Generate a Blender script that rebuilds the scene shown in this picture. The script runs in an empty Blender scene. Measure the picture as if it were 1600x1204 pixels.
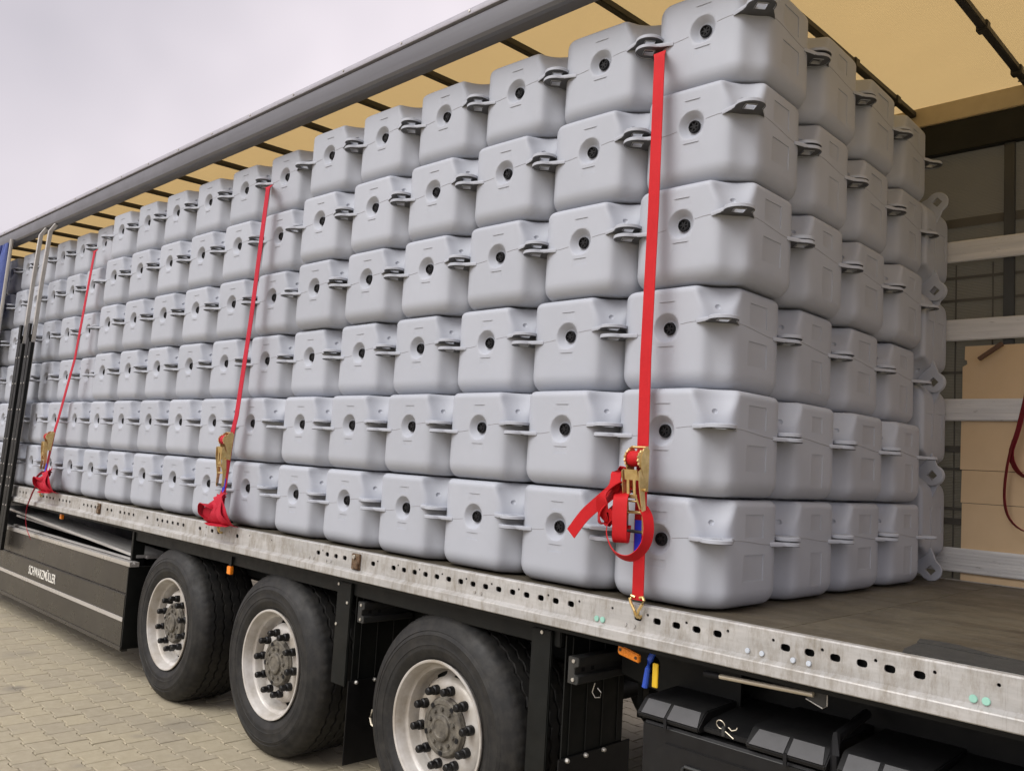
import bpy, bmesh, math, random
from mathutils import Vector, Matrix, Euler
random.seed(7)
S = bpy.context.scene
COL = S.collection
R = math.radians
ZO = 1.25                     # height of the load deck datum above the ground

# ------------------------------------------------------------------ camera, sky, sun, exposure
cam = bpy.data.cameras.new('camera'); cam_o = bpy.data.objects.new('camera', cam); COL.objects.link(cam_o)
cam.sensor_width = 36; cam.lens = 30.379; cam.clip_start = .05; cam.clip_end = 3000
cam_o.location = (1.8524, -2.7018, .4611 + ZO)
cam_o.rotation_euler = (R(95.1976), R(-3.375), R(44.2514))
S.camera = cam_o
W = bpy.data.worlds.new('World'); S.world = W; W.use_nodes = True
wn, wl = W.node_tree.nodes, W.node_tree.links
wn.clear()
wo = wn.new('ShaderNodeOutputWorld'); bg = wn.new('ShaderNodeBackground'); sky = wn.new('ShaderNodeTexSky')
SUN_EL, SUN_AZ = 46, 190      # azimuth clockwise from +Y
sky.sky_type = 'NISHITA'; sky.sun_disc = False; sky.sun_elevation = R(SUN_EL); sky.sun_rotation = R(SUN_AZ)
sky.air_density = 1.0; sky.dust_density = 6.0; sky.ozone_density = 1.0
hs = wn.new('ShaderNodeHueSaturation'); hs.inputs['Saturation'].default_value = .12
mixs = wn.new('ShaderNodeMix'); mixs.data_type = 'RGBA'; mixs.inputs[0].default_value = .72
# an overcast layer: even pale lavender-grey cloud with soft large mottling
tc = wn.new('ShaderNodeTexCoord'); nz = wn.new('ShaderNodeTexNoise'); nz.inputs['Scale'].default_value = 1.7; nz.inputs['Detail'].default_value = 4
rp = wn.new('ShaderNodeValToRGB'); rp.color_ramp.elements[0].position = .3; rp.color_ramp.elements[1].position = .7
rp.color_ramp.elements[0].color = (4.1, 3.85, 4.35, 1); rp.color_ramp.elements[1].color = (8.1, 7.35, 7.85, 1)
mpw = wn.new('ShaderNodeMapping'); mpw.inputs['Location'].default_value = (4.25, 4.49, 3.92)
wl.new(tc.outputs['Generated'], mpw.inputs['Vector']); wl.new(mpw.outputs[0], nz.inputs['Vector']); wl.new(nz.outputs['Fac'], rp.inputs['Fac'])
wl.new(sky.outputs[0], hs.inputs['Color']); wl.new(hs.outputs[0], mixs.inputs[6]); wl.new(rp.outputs[0], mixs.inputs[7])
wl.new(mixs.outputs[2], bg.inputs['Color']); wl.new(bg.outputs[0], wo.inputs['Surface'])
bg.inputs['Strength'].default_value = .10
sun = bpy.data.lights.new('sun', 'SUN'); sun_o = bpy.data.objects.new('sun', sun); COL.objects.link(sun_o)
sun.energy = 1.5; sun.angle = R(38); sun.color = (1, .975, .94)
sd = Vector((math.sin(R(SUN_AZ)) * math.cos(R(SUN_EL)), math.cos(R(SUN_AZ)) * math.cos(R(SUN_EL)), math.sin(R(SUN_EL))))
sun_o.location = (0, -20, 30)
sun_o.rotation_euler = sd.to_track_quat('Z', 'Y').to_euler()
S.view_settings.view_transform = 'Standard'; S.view_settings.look = 'None'; S.view_settings.gamma = 1
S.view_settings.exposure = 0.62; S.view_settings.use_curve_mapping = False
S.cycles.use_denoising = True
S.cycles.max_bounces = 6; S.cycles.diffuse_bounces = 3; S.cycles.glossy_bounces = 2; S.cycles.transmission_bounces = 4
S.cycles.adaptive_threshold = .02; S.cycles.caustics_reflective = False; S.cycles.caustics_refractive = False

# ------------------------------------------------------------------ materials
MATS = {}
class NT:
    def __init__(s, name):
        s.m = bpy.data.materials.new(name); s.m.use_nodes = True; s.t = s.m.node_tree; s.n = s.t.nodes; s.l = s.t.links
        s.n.clear(); s.out = s.n.new('ShaderNodeOutputMaterial'); s.b = s.n.new('ShaderNodeBsdfPrincipled')
        s.l.new(s.b.outputs[0], s.out.inputs['Surface']); s.co = s.n.new('ShaderNodeTexCoord'); MATS[name] = s.m
        oi = s.n.new('ShaderNodeObjectInfo'); ml = s.n.new('ShaderNodeMath'); ml.operation = 'MULTIPLY'; ml.inputs[1].default_value = 53.0; s.l.new(oi.outputs['Random'], ml.inputs[0])
        va = s.n.new('ShaderNodeVectorMath'); va.operation = 'ADD'; s.l.new(s.co.outputs['Object'], va.inputs[0]); s.l.new(ml.outputs[0], va.inputs[1]); s.ov = va.outputs[0]   # every object its own piece of the noise
    def noise(s, scale=5, detail=4, rough=.6, vec=None, stretch=None):
        n = s.n.new('ShaderNodeTexNoise'); n.inputs['Scale'].default_value = scale; n.inputs['Detail'].default_value = detail; n.inputs['Roughness'].default_value = rough
        v = vec or s.ov
        if stretch:
            mp = s.n.new('ShaderNodeMapping'); mp.inputs['Scale'].default_value = stretch; s.l.new(v, mp.inputs['Vector']); v = mp.outputs[0]
        s.l.new(v, n.inputs['Vector']); return n.outputs['Fac']
    def ramp(s, fac, p0, p1, c0=0, c1=1):
        r = s.n.new('ShaderNodeValToRGB'); e = r.color_ramp.elements
        e[0].position, e[1].position = p0, p1
        f = lambda c: (c, c, c, 1) if not hasattr(c, '__len__') else (*c[:3], 1)
        e[0].color, e[1].color = f(c0), f(c1); s.l.new(fac, r.inputs[0]); return r.outputs[0]
    def mix(s, fac, a, b, mode='MIX'):
        m = s.n.new('ShaderNodeMix'); m.data_type = 'RGBA'; m.blend_type = mode
        for i, v in ((0, fac), (6, a), (7, b)):
            if hasattr(v, 'is_linked'): s.l.new(v, m.inputs[i])
            else: m.inputs[i].default_value = v if i == 0 else (*v[:3], 1)
        return m.outputs[2]
    def color(s, c):
        if hasattr(c, 'is_linked'): s.l.new(c, s.b.inputs['Base Color'])
        else: s.b.inputs['Base Color'].default_value = (*c, 1)
    def rough(s, v):
        if hasattr(v, 'is_linked'): s.l.new(v, s.b.inputs['Roughness'])
        else: s.b.inputs['Roughness'].default_value = v
    def bump(s, h, strength=.3, dist=.002):
        b = s.n.new('ShaderNodeBump'); b.inputs['Strength'].default_value = strength; b.inputs['Distance'].default_value = dist
        s.l.new(h, b.inputs['Height']); s.l.new(b.outputs[0], s.b.inputs['Normal'])
    def rnd(s):
        o = s.n.new('ShaderNodeObjectInfo'); return o.outputs['Random']

def simple(name, c, rough=.5, metal=0, var=.12, vscale=8, dirt=None, dirt_amt=.5, dscale=6, bump=.15, bscale=60, bdist=.001, stretch=None, spec=None):
    t = NT(name); n = t.noise(vscale, 5, .6, stretch=stretch)
    lo = tuple(x * (1 - var) for x in c); hi = tuple(min(1, x * (1 + var)) for x in c)
    col = t.ramp(n, .3, .7, lo, hi)
    if dirt:
        d = t.ramp(t.noise(dscale, 8, .7, stretch=stretch), .45, .75, 0, dirt_amt); col = t.mix(d, col, dirt)
    t.color(col); t.b.inputs['Metallic'].default_value = metal
    if spec is not None: t.b.inputs['Specular IOR Level'].default_value = spec
    t.rough(t.ramp(t.noise(vscale * 2, 4), .3, .7, max(0, rough - .08), min(1, rough + .08)))
    if bump: t.bump(t.noise(bscale, 3), bump, bdist)
    return t.m

# float cube plastic: matt light grey polyethylene, each one a shade apart, dusty blotches
t = NT('grey_plastic'); n = t.noise(3.5, 3, .65)
c = t.ramp(n, .25, .75, (.378, .398, .440), (.408, .428, .472))
r = t.ramp(t.rnd(), 0, 1, .955, 1.03); c = t.mix(1, c, r, 'MULTIPLY')
sc_ = t.ramp(t.noise(22, 4, .75), .62, .8, 0, .12); c = t.mix(sc_, c, (.48, .49, .51))
sk_ = t.ramp(t.noise(4, 6, .7, stretch=(2, 2, 16)), .66, .78, 0, .20); c = t.mix(sk_, c, (.31, .31, .31))
t.color(c); t.rough(t.ramp(t.noise(11, 4), .3, .7, .50, .62)); t.b.inputs['Specular IOR Level'].default_value = .34
t.bump(t.noise(240, 2), .10, .0006)
simple('lug_under_shade', (.075, .076, .080), .6, var=.2, vscale=30, bump=0)  # shade under the lugs, put into the colour of the same plastic
simple('seam_plastic', (.30, .30, .32), .5, bump=0)
simple('black_rubber', (.006, .006, .0065), .45, bump=.1, spec=.35)
simple('bung_black', (.009, .009, .010), .6, bump=0, spec=.25)
simple('black_paint', (.005, .006, .0055), .5, var=.25, dirt=(.022, .021, .017), dirt_amt=.35, dscale=5, bump=.1, spec=.25)
simple('dark_steel', (.035, .037, .037), .5, .3, dirt=(.09, .08, .065), dirt_amt=.4)
simple('skirt_paint', (.030, .027, .023), .30, var=.12, vscale=2, dirt=(.07, .064, .052), dirt_amt=.4, dscale=1.2, bump=.02)
simple('box_plastic', (.008, .008, .0085), .5, var=.15, spec=.3, dirt=(.025, .024, .02), dirt_amt=.3, bump=.2, bscale=300)
simple('reflector_grey', (.075, .075, .077), .4, var=.05, bump=.1, bscale=300)
simple('zinc_bright', (.62, .60, .55), .35, .7, var=.15, dirt=(.2, .17, .12), dirt_amt=.4, dscale=18)
simple('rod_steel', (.62, .56, .44), .38, .35, var=.1)
simple('bolt_white', (.55, .60, .66), .45, .1, var=.08)
simple('cap_green', (.30, .56, .46), .5, var=.08)
simple('rust_brown', (.10, .055, .028), .7, .2, var=.4, vscale=60, dirt=(.35, .28, .18), dirt_amt=.6, dscale=40)
simple('lamp_orange', (.85, .26, .02), .25, var=.12, vscale=90, bump=.4, bscale=120)
simple('lever_blue', (.02, .07, .42), .4, var=.1)
simple('tag_yellow', (.75, .48, .02), .5, var=.08)
simple('label_blue', (.02, .04, .75), .6, var=.08)
simple('letter_white', (.75, .73, .66), .5, var=.05, bump=0)
simple('wood_brown', (.10, .05, .025), .6, var=.3, stretch=(40, 4, 4))
simple('post_dark', (.030, .032, .030), .5, var=.15)
simple('alu_tube', (.46, .445, .415), .42, .35, var=.08, dirt=(.25, .23, .2), dirt_amt=.3, dscale=12)
simple('strip_silver', (.62, .60, .57), .3, .5, var=.1, vscale=2, stretch=(.4, 12, 12), dirt=(.35, .33, .29), dirt_amt=.3, dscale=2, bump=.03)
simple('board_alu', (.50, .49, .47), .42, .35, var=.2, vscale=3, stretch=(.6, 14, 14), dirt=(.2, .19, .17), dirt_amt=.5, dscale=4)
simple('belt_grey', (.075, .070, .058), .7, var=.15, bump=0)
simple('sticker_white', (.7, .7, .7), .5, bump=0)
simple('roof_profile', (.12, .12, .128), .42, .35, var=.12, vscale=2, stretch=(.5, 10, 10), dirt=(.12, .115, .11), dirt_amt=.35, bump=.05)
simple('roof_trim', (.33, .32, .35), .45, .2, var=.08, dirt=(.22, .21, .2), dirt_amt=.3)
simple('bow_dark', (.035, .032, .026), .55, .2, var=.3)
simple('beam_beige', (.42, .345, .22), .5, .1, var=.1)

# galvanised / mill aluminium side rail with drip stains
t = NT('rail_metal'); c = t.ramp(t.noise(3, 6, .7, stretch=(1, 6, 6)), .3, .72, (.36, .355, .34), (.52, .51, .49))
d = t.ramp(t.noise(6, 10, .75, stretch=(3.0, 1, 1)), .46, .68, 0, .8); c = t.mix(d, c, (.20, .17, .125))
st = t.ramp(t.noise(14, 6, .7, stretch=(9, 1, .55)), .57, .76, 0, .5); c = t.mix(st, c, (.14, .12, .09))
t.color(c); t.b.inputs['Metallic'].default_value = .25; t.rough(t.ramp(t.noise(30, 4), .3, .7, .42, .62)); t.bump(t.noise(90, 4), .2, .001)
# worn aluminium slats on the far side
t = NT('slat_metal'); c = t.ramp(t.noise(2, 5, .6, stretch=(1, 12, 14)), .3, .7, (.50, .50, .50), (.66, .655, .64))
d = t.ramp(t.noise(9, 10, .8, stretch=(1, 4, 5)), .60, .66, 0, .85); c = t.mix(d, c, (.17, .16, .15))
t.color(c); t.b.inputs['Metallic'].default_value = .15; t.rough(.5); t.bump(t.noise(60, 4, stretch=(.3, 8, 8)), .2, .001)
# plywood floor: greasy brown-grey, long scuffs
t = NT('deck_ply'); c = t.ramp(t.noise(3.5, 8, .7, stretch=(.35, 3, 1)), .3, .72, (.034, .027, .017), (.090, .074, .048))
d = t.ramp(t.noise(9, 10, .8, stretch=(.5, 2.2, 1)), .52, .74, 0, .6); c = t.mix(d, c, (.17, .155, .125))
d2 = t.ramp(t.noise(55, 6, .8), .67, .72, 0, .85); c = t.mix(d2, c, (.34, .31, .25))
d3 = t.ramp(t.noise(1.1, 6, .7), .46, .62, 0, .55); c = t.mix(d3, c, (.13, .112, .078))
t.color(c); t.rough(t.ramp(t.noise(7, 6), .3, .7, .38, .72)); t.bump(t.noise(120, 5, .7), .35, .0015)
t = NT('mat_grey'); c = t.ramp(t.noise(40, 9, .8), .3, .7, (.016, .016, .014), (.046, .044, .038))
d = t.ramp(t.noise(70, 8, .8), .66, .72, 0, .8); c = t.mix(d, c, (.4, .36, .28)); t.color(c); t.rough(.85); t.bump(t.noise(200, 5, .8), .8, .003)
# tyre
t = NT('tyre'); c = t.ramp(t.noise(4, 6, .7), .3, .72, (.010, .010, .0098), (.016, .0157, .015))
d = t.ramp(t.noise(16, 6, .7), .42, .80, 0, .32); c = t.mix(d, c, (.075, .068, .056)); t.color(c); t.b.inputs['Specular IOR Level'].default_value = .35
t.rough(t.ramp(t.noise(9, 5), .3, .7, .50, .75)); t.bump(t.noise(70, 6, .7), .25, .002)
# wheel rim: dull silver paint with brown road film
t = NT('rim_paint'); c = t.ramp(t.noise(5, 5), .3, .7, (.52, .505, .475), (.62, .60, .57))
d = t.ramp(t.noise(3.5, 5, .65), .38, .66, 0, .75); c = t.mix(d, c, (.25, .205, .14)); t.color(c)
d2 = t.ramp(t.noise(60, 6, .8), .66, .74, 0, .7)
t.b.inputs['Metallic'].default_value = .15; t.rough(t.ramp(t.noise(20, 4), .3, .7, .34, .55)); t.bump(t.noise(80, 4), .12, .001)
simple('hub_grime', (.105, .095, .078), .7, .2, var=.5, vscale=28, dirt=(.24, .215, .165), dirt_amt=.7, dscale=26, bump=.6, bscale=90, bdist=.002)
# zinc-yellow passivated ratchet
t = NT('gold_zinc'); c = t.ramp(t.noise(22, 5, .7), .3, .7, (.56, .38, .13), (.82, .63, .31)); d = t.ramp(t.noise(45, 6), .6, .75, 0, .5)
c = t.mix(d, c, (.45, .42, .16)); t.color(c); t.b.inputs['Metallic'].default_value = .8; t.rough(.34); t.bump(t.noise(70, 3), .15, .001)
# red polyester webbing
def webbing(name, a, b):
    t = NT(name); c = t.ramp(t.noise(9, 6, .7), .3, .7, a, b)
    w = t.n.new('ShaderNodeTexWave'); w.inputs['Scale'].default_value = 95; w.inputs['Distortion'].default_value = 1.2; w.bands_direction = 'Z'
    t.l.new(t.co.outputs['Object'], w.inputs['Vector']); c = t.mix(t.ramp(w.outputs['Fac'], .2, .9, 0, .22), c, tuple(x * .55 for x in a))
    t.color(c); t.rough(.62); t.b.inputs['Specular IOR Level'].default_value = .25; t.bump(w.outputs['Fac'], .45, .0012)
webbing('red_web', (.47, .006, .010), (.56, .011, .015)); webbing('red_web_far', (.44, .010, .028), (.52, .018, .04)); webbing('maroon_web', (.17, .008, .016), (.23, .013, .024))
# cardboard
t = NT('cardboard'); c = t.ramp(t.noise(3, 6), .3, .7, (.56, .41, .245), (.63, .47, .29)); t.color(c); t.rough(.85)
w = t.n.new('ShaderNodeTexWave'); w.inputs['Scale'].default_value = 60; w.bands_direction = 'Z'; t.l.new(t.co.outputs['Object'], w.inputs['Vector']); t.bump(w.outputs['Fac'], .12, .001)
# translucent PVC sheets: roof (yellow) and far curtain (grey)
def pvc(name, a, b, tr, trf, wave_dir='X'):
    t = NT(name); c = t.ramp(t.noise(2.2, 5), .3, .7, a, b)
    t.color(c); t.rough(.55)
    w = t.n.new('ShaderNodeTexWave'); w.inputs['Scale'].default_value = 36; w.inputs['Distortion'].default_value = .6; w.bands_direction = wave_dir; t.l.new(t.co.outputs['Object'], w.inputs['Vector'])
    t.bump(t.mix(.55, w.outputs['Fac'], t.noise(3.2, 5, .6, stretch=(1, .35, 1))), .7, .010)
    tl = t.n.new('ShaderNodeBsdfTranslucent'); t.l.new(t.mix(t.ramp(w.outputs['Fac'], 0, 1, 0, .25), tr, tuple(x * .7 for x in tr)), tl.inputs['Color'])
    mx = t.n.new('ShaderNodeMixShader'); mx.inputs[0].default_value = trf
    t.l.new(t.b.outputs[0], mx.inputs[1]); t.l.new(tl.outputs[0], mx.inputs[2]); t.l.new(mx.outputs[0], t.out.inputs['Surface'])
pvc('roof_pvc', (.43, .305, .13), (.51, .37, .175), (.66, .47, .205), .55)
pvc('curtain_pvc', (.15, .143, .118), (.18, .17, .14), (.13, .125, .095), .4, 'Z')
pvc('curtain_blue', (.06, .10, .36), (.10, .15, .46), (.05, .09, .35), .15, 'Z')
pvc('curtain_white', (.62, .60, .56), (.70, .68, .63), (.5, .5, .48), .2, 'Z')
# concrete paving stone, tint per stone
t = NT('paver'); at = t.n.new('ShaderNodeAttribute'); at.attribute_name = 'tint'
c = t.ramp(t.noise(14, 8, .75, vec=t.n.new('ShaderNodeNewGeometry').outputs['Position']), .3, .7, (.325, .285, .20), (.40, .355, .26))
tint = t.ramp(at.outputs['Fac'], 0, 1, (.91, .905, .915), (1.05, 1.04, 1.0)); c = t.mix(1, c, tint, 'MULTIPLY')
geo = t.n.new('ShaderNodeNewGeometry')
sp = t.ramp(t.noise(3.0, 6, .7, vec=geo.outputs['Position']), .62, .72, 0, .35); c = t.mix(sp, c, (.29, .26, .215))
for cx, cy, rr, am in ((-4.70, -.67, .075, .55), (-3.3, -.42, .05, .3), (-3.0, -.85, .045, .3), (-5.7, -.35, .14, .25), (-3.35, -.12, .16, .3)):   # old oil drips
    vd = t.n.new('ShaderNodeVectorMath'); vd.operation = 'DISTANCE'; t.l.new(geo.outputs['Position'], vd.inputs[0]); vd.inputs[1].default_value = (cx, cy, 0)
    ad = t.n.new('ShaderNodeMath'); ad.operation = 'MULTIPLY_ADD'; t.l.new(t.noise(9, 5, .7, vec=geo.outputs['Position']), ad.inputs[0]); ad.inputs[1].default_value = rr * 1.4; t.l.new(vd.outputs['Value'], ad.inputs[2])
    c = t.mix(t.ramp(ad.outputs[0], rr * 1.1, rr * 1.9, am, 0), c, (.14, .13, .12))
t.color(c); t.rough(.88); t.bump(t.noise(160, 6, .8, vec=geo.outputs['Position']), .5, .002)
simple('sand_pale', (.36, .31, .21), .9, var=.3, vscale=20, bump=.3)
simple('joint_sand', (.055, .046, .032), .95, var=.2, bump=.5)
t = NT('ground_far'); br = t.n.new('ShaderNodeTexBrick'); br.inputs['Scale'].default_value = 1; br.inputs['Brick Width'].default_value = .2; br.inputs['Row Height'].default_value = .148
br.inputs['Mortar Size'].default_value = .004; br.inputs['Color1'].default_value = (.40, .35, .25, 1); br.inputs['Color2'].default_value = (.38, .33, .24, 1); br.inputs['Mortar'].default_value = (.14, .12, .09, 1)
t.l.new(t.co.outputs['Object'], br.inputs['Vector']); t.color(br.outputs[0]); t.rough(.9)
M = MATS

# ------------------------------------------------------------------ mesh helpers
class MB:
    """collects geometry; build() links it as one mesh object (deck coordinates unless z0 is given)"""
    def __init__(s): s.v = []; s.f = []
    def add(s, vs, fs):
        o = len(s.v); s.v += [tuple(v) for v in vs]; s.f += [tuple(i + o for i in f) for f in fs]; return s
    def box(s, x0, x1, y0, y1, z0, z1):
        return s.add([(x, y, z) for z in (z0, z1) for y in (y0, y1) for x in (x0, x1)],
                     [(0, 2, 3, 1), (4, 5, 7, 6), (0, 1, 5, 4), (2, 6, 7, 3), (0, 4, 6, 2), (1, 3, 7, 5)])
    def prism(s, poly, a, b, axis):
        """poly: 2-D outline in the two other axes (x: (y,z); y: (x,z); z: (x,y)), extruded from a to b"""
        def P(p, t): return {'x': (t, p[0], p[1]), 'y': (p[0], t, p[1]), 'z': (p[0], p[1], t)}[axis]
        n = len(poly)
        return s.add([P(p, a) for p in poly] + [P(p, b) for p in poly],
                     [tuple(range(n))[::-1], tuple(range(n, 2 * n))] + [(i, (i + 1) % n, n + (i + 1) % n, n + i) for i in range(n)])
    def lathe(s, prof, n=48, axis='y', skip=None):
        """prof: (radius, height) list turned about an axis through the origin"""
        vs = []
        for r, h in prof:
            for k in range(n):
                a = 2 * math.pi * k / n; c, d = r * math.cos(a), r * math.sin(a)
                vs.append((c, h, d) if axis == 'y' else (c, d, h) if axis == 'z' else (h, c, d))
        fs = []
        for i in range(len(prof) - 1):
            for k in range(n):
                if skip and skip(i, k): continue
                fs.append((i * n + k, i * n + (k + 1) % n, (i + 1) * n + (k + 1) % n, (i + 1) * n + k))
        if prof[0][0] > 1e-6 and prof[0][0] < .0011: fs.append(tuple(range(n)))
        if prof[-1][0] > 1e-6 and prof[-1][0] < .0011: fs.append(tuple(range((len(prof) - 1) * n, len(prof) * n)))
        return s.add(vs, fs)
    def tube(s, path, r, n=8, closed=False, caps=True):
        P = [Vector(p) for p in path]; m = len(P); vs = []
        ref = Vector((0, 0, 1)); rr = r if hasattr(r, '__len__') else [r] * m
        for i, p in enumerate(P):
            a = P[(i - 1) % m] if (closed or i) else p; b = P[(i + 1) % m] if (closed or i < m - 1) else p
            d = (b - a).normalized(); q = ref if abs(d.dot(ref)) < .95 else Vector((1, 0, 0))
            u = d.cross(q).normalized(); w = d.cross(u)
            vs += [p + (u * math.cos(2 * math.pi * k / n) + w * math.sin(2 * math.pi * k / n)) * rr[i] for k in range(n)]
        fs = [(i * n + k, i * n + (k + 1) % n, ((i + 1) % m) * n + (k + 1) % n, ((i + 1) % m) * n + k) for i in range(m if closed else m - 1) for k in range(n)]
        if not closed and caps: fs += [tuple(range(n))[::-1], tuple(range((m - 1) * n, m * n))]
        return s.add(vs, fs)
    def ribbon(s, path, width, thick=.0025, wdir=None, smooth=4):
        """flat webbing: path points, wdir = one or a list of width directions"""
        P = [Vector(p) for p in path]; D = wdir if isinstance(wdir, list) else [wdir or (1, 0, 0)] * len(P); D = [Vector(d) for d in D]
        if smooth > 1:
            def cr(A):
                o = []
                for i in range(len(A) - 1):
                    p0, p1, p2, p3 = A[max(i - 1, 0)], A[i], A[i + 1], A[min(i + 2, len(A) - 1)]
                    for k in range(smooth):
                        t = k / smooth
                        o.append(.5 * ((2 * p1) + (p2 - p0) * t + (2 * p0 - 5 * p1 + 4 * p2 - p3) * t * t + (3 * p1 - p0 - 3 * p2 + p3) * t ** 3))
                return o + [A[-1]]
            P, D = cr(P), cr(D)
        vs = []; m = len(P)
        for i, p in enumerate(P):
            d = (P[min(i + 1, m - 1)] - P[max(i - 1, 0)]).normalized(); w = D[i] - d * D[i].dot(d); w = w.normalized() * (width / 2); nn = d.cross(w).normalized() * (thick / 2)
            vs += [p - w - nn, p + w - nn, p + w + nn, p - w + nn]
        fs = [(i * 4 + k, i * 4 + (k + 1) % 4, i * 4 + 4 + (k + 1) % 4, i * 4 + 4 + k) for i in range(m - 1) for k in range(4)]
        fs += [(3, 2, 1, 0), tuple((m - 1) * 4 + k for k in range(4))]
        return s.add(vs, fs)
    def mesh(s, name, mat=None, bevel=0, smooth=True, angle=32):
        me = bpy.data.meshes.new(name); bm = bmesh.new()
        vv = [bm.verts.new(v) for v in s.v]
        for f in s.f:
            try: bm.faces.new([vv[i] for i in f])
            except ValueError: pass
        bmesh.ops.recalc_face_normals(bm, faces=bm.faces)
        if bevel:
            es = [e for e in bm.edges if len(e.link_faces) == 2 and e.calc_face_angle(0) > R(30)]
            bmesh.ops.bevel(bm, geom=es, offset=bevel, segments=2, affect='EDGES', clamp_overlap=True)
        bm.to_mesh(me); bm.free()
        finish(me, mat, smooth, angle); return me
    def build(s, name, mat, parent=None, bevel=0, smooth=True, angle=32, loc=(0, 0, ZO), rot=None):
        return put(name, s.mesh(name, mat, bevel, smooth, angle), parent, loc, rot)
def finish(me, mat, smooth=True, angle=32):
    if mat: me.materials.append(M[mat])
    if smooth:
        me.shade_smooth()
        me.set_sharp_from_angle(angle=R(angle))
def put(name, me, parent=None, loc=(0, 0, 0), rot=None):
    o = bpy.data.objects.new(name, me); COL.objects.link(o)
    if parent:
        o.parent = parent
        pl = parent.get('_w') or (0, 0, 0)
    o.location = loc
    if rot: o.rotation_euler = rot
    return o
def tag(o, label, cat, group=None, kind=None):
    if label: o['label'] = label
    if cat: o['category'] = cat
    if group: o['group'] = group
    if kind: o['kind'] = kind
    return o
def empty(name, loc=(0, 0, 0), rot=None):
    o = bpy.data.objects.new(name, None); COL.objects.link(o); o.location = loc; o.empty_display_size = .1
    if rot: o.rotation_euler = rot
    return o
def copy_tree(o, parent=None):
    c = o.copy(); COL.objects.link(c); c.parent = parent
    for ch in list(o.children): copy_tree(ch, c)
    return c
def boolean(me, cutter_me):
    """me minus cutter, as a new mesh (no operators)"""
    a = bpy.data.objects.new('tmp_a', me); b = bpy.data.objects.new('tmp_b', cutter_me); COL.objects.link(a); COL.objects.link(b)
    md = a.modifiers.new('b', 'BOOLEAN'); md.operation = 'DIFFERENCE'; md.object = b; md.solver = 'EXACT'; md.use_self = True
    dg = bpy.context.evaluated_depsgraph_get(); dg.update()
    out = bpy.data.meshes.new_from_object(a.evaluated_get(dg)); bpy.data.objects.remove(a); bpy.data.objects.remove(b); return out
def text_mesh(name, body, size, depth, mat, bold=.0):
    cu = bpy.data.curves.new(name, 'FONT'); cu.body = body; cu.size = size; cu.extrude = depth; cu.offset = bold; cu.resolution_u = 3
    o = bpy.data.objects.new('tmp_t', cu); COL.objects.link(o); dg = bpy.context.evaluated_depsgraph_get(); dg.update()
    me = bpy.data.meshes.new_from_object(o.evaluated_get(dg)); bpy.data.objects.remove(o); me.materials.clear(); me.materials.append(M[mat]); me.name = name; return me
def disc(cx, y, cz, r, t, n=16):
    return MB().prism([(cx + r * math.cos(2 * math.pi * k / n), cz + r * math.sin(2 * math.pi * k / n)) for k in range(n)], y - t, y, 'y')

# ------------------------------------------------------------------ ground and paving
ground = MB().add([(-900, -900, -.02), (900, -900, -.02), (900, 900, -.02), (-900, 900, -.02)], [(0, 1, 2, 3)]).build('ground', 'ground_far', loc=(0, 0, 0), smooth=False)
tag(ground, 'pale concrete block paved yard under the trailer', None, kind='structure')
PX, PY = .2, .148
bed = MB().add([(-12.2, -5.4, -.011), (5.2, -5.4, -.011), (5.2, 7.6, -.011), (-12.2, 7.6, -.011)], [(0, 1, 2, 3)]).build('paving_bed', 'joint_sand', loc=(0, 0, 0), smooth=False)
tag(bed, 'sandy joint bed beneath the yellowish paving stones', None, kind='structure')
wF, wW, g = .0828, .0652, .0030
half = [(-.1, -wF), (-.060, -wF), (-.040, -wW), (.040, -wW), (.060, -wF), (.1, -wF)]
outl = half + [(-x, -y) for x, y in half]
def inset(p, d): return (p[0] - math.copysign(d, p[0]), p[1] - math.copysign(d, p[1]))
PV = [(*inset(p, g), -.03) for p in outl] + [(*inset(p, g), -.004) for p in outl] + [(*inset(p, g + .003), 0) for p in outl]
PF = [(i, (i + 1) % 12, 12 + (i + 1) % 12, 12 + i) for i in range(12)] + [(12 + i, 12 + (i + 1) % 12, 24 + (i + 1) % 12, 24 + i) for i in range(12)] + [tuple(range(24, 36))]
def tint_attr(me, vals):
    a = me.attributes.new('tint', 'FLOAT', 'POINT'); a.data.foreach_set('value', vals)
pv_mesh = []
for k in range(10):
    b = MB().add(PV, PF); me = b.mesh('paver', 'paver', smooth=False); tint_attr(me, [k / 9] * 36); pv_mesh.append(me)
stones = []
cinv = cam_o.matrix_basis.inverted(); fpx = 1350.16
for j in range(-36, 51):
    for i in range(-60, 26):
        x = (i + .5 * (j % 2)) * PX; y = j * PY
        q = cinv @ Vector((x, y, 0)); vis = 0
        if q.z < -.2:
            u, v = 800 - fpx * q.x / q.z, 602 + fpx * q.y / q.z
            if -15 < u < 600 and 880 < v < 1225 and y < (.1 if u > 200 else -.02): vis = 1
            if 955 < u < 1010 and 1085 < v < 1204: vis = 1
        stones.append((0 if vis else 1, q.length, x, y))
stones.sort()
mv, mf, mt = [], [], []
n_part = 0
for vis, d, x, y in stones:
    tt = min(1, max(0, random.gauss(.5, .26))); dz = random.uniform(-.0012, .0012)
    rx, ry, rz = random.gauss(0, .004), random.gauss(0, .004), random.gauss(0, .006)
    if n_part < 300 and vis == 0:
        put('paver', pv_mesh[min(9, int(tt * 10))], ground, (x, y, dz), (rx, ry, rz)); n_part += 1
    else:
        o = len(mv); mv += [(a + x, b_ + y, c + dz + ry * a + rx * b_) for a, b_, c in PV]; mf += [tuple(i + o for i in f) for f in PF]; mt += [tt] * 36
me = bpy.data.meshes.new('paving_field'); me.from_pydata(mv, [], mf); finish(me, 'paver', False); tint_attr(me, mt)
pf = put('paving_field', me, ground); pf['kind'] = 'stuff'

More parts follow.
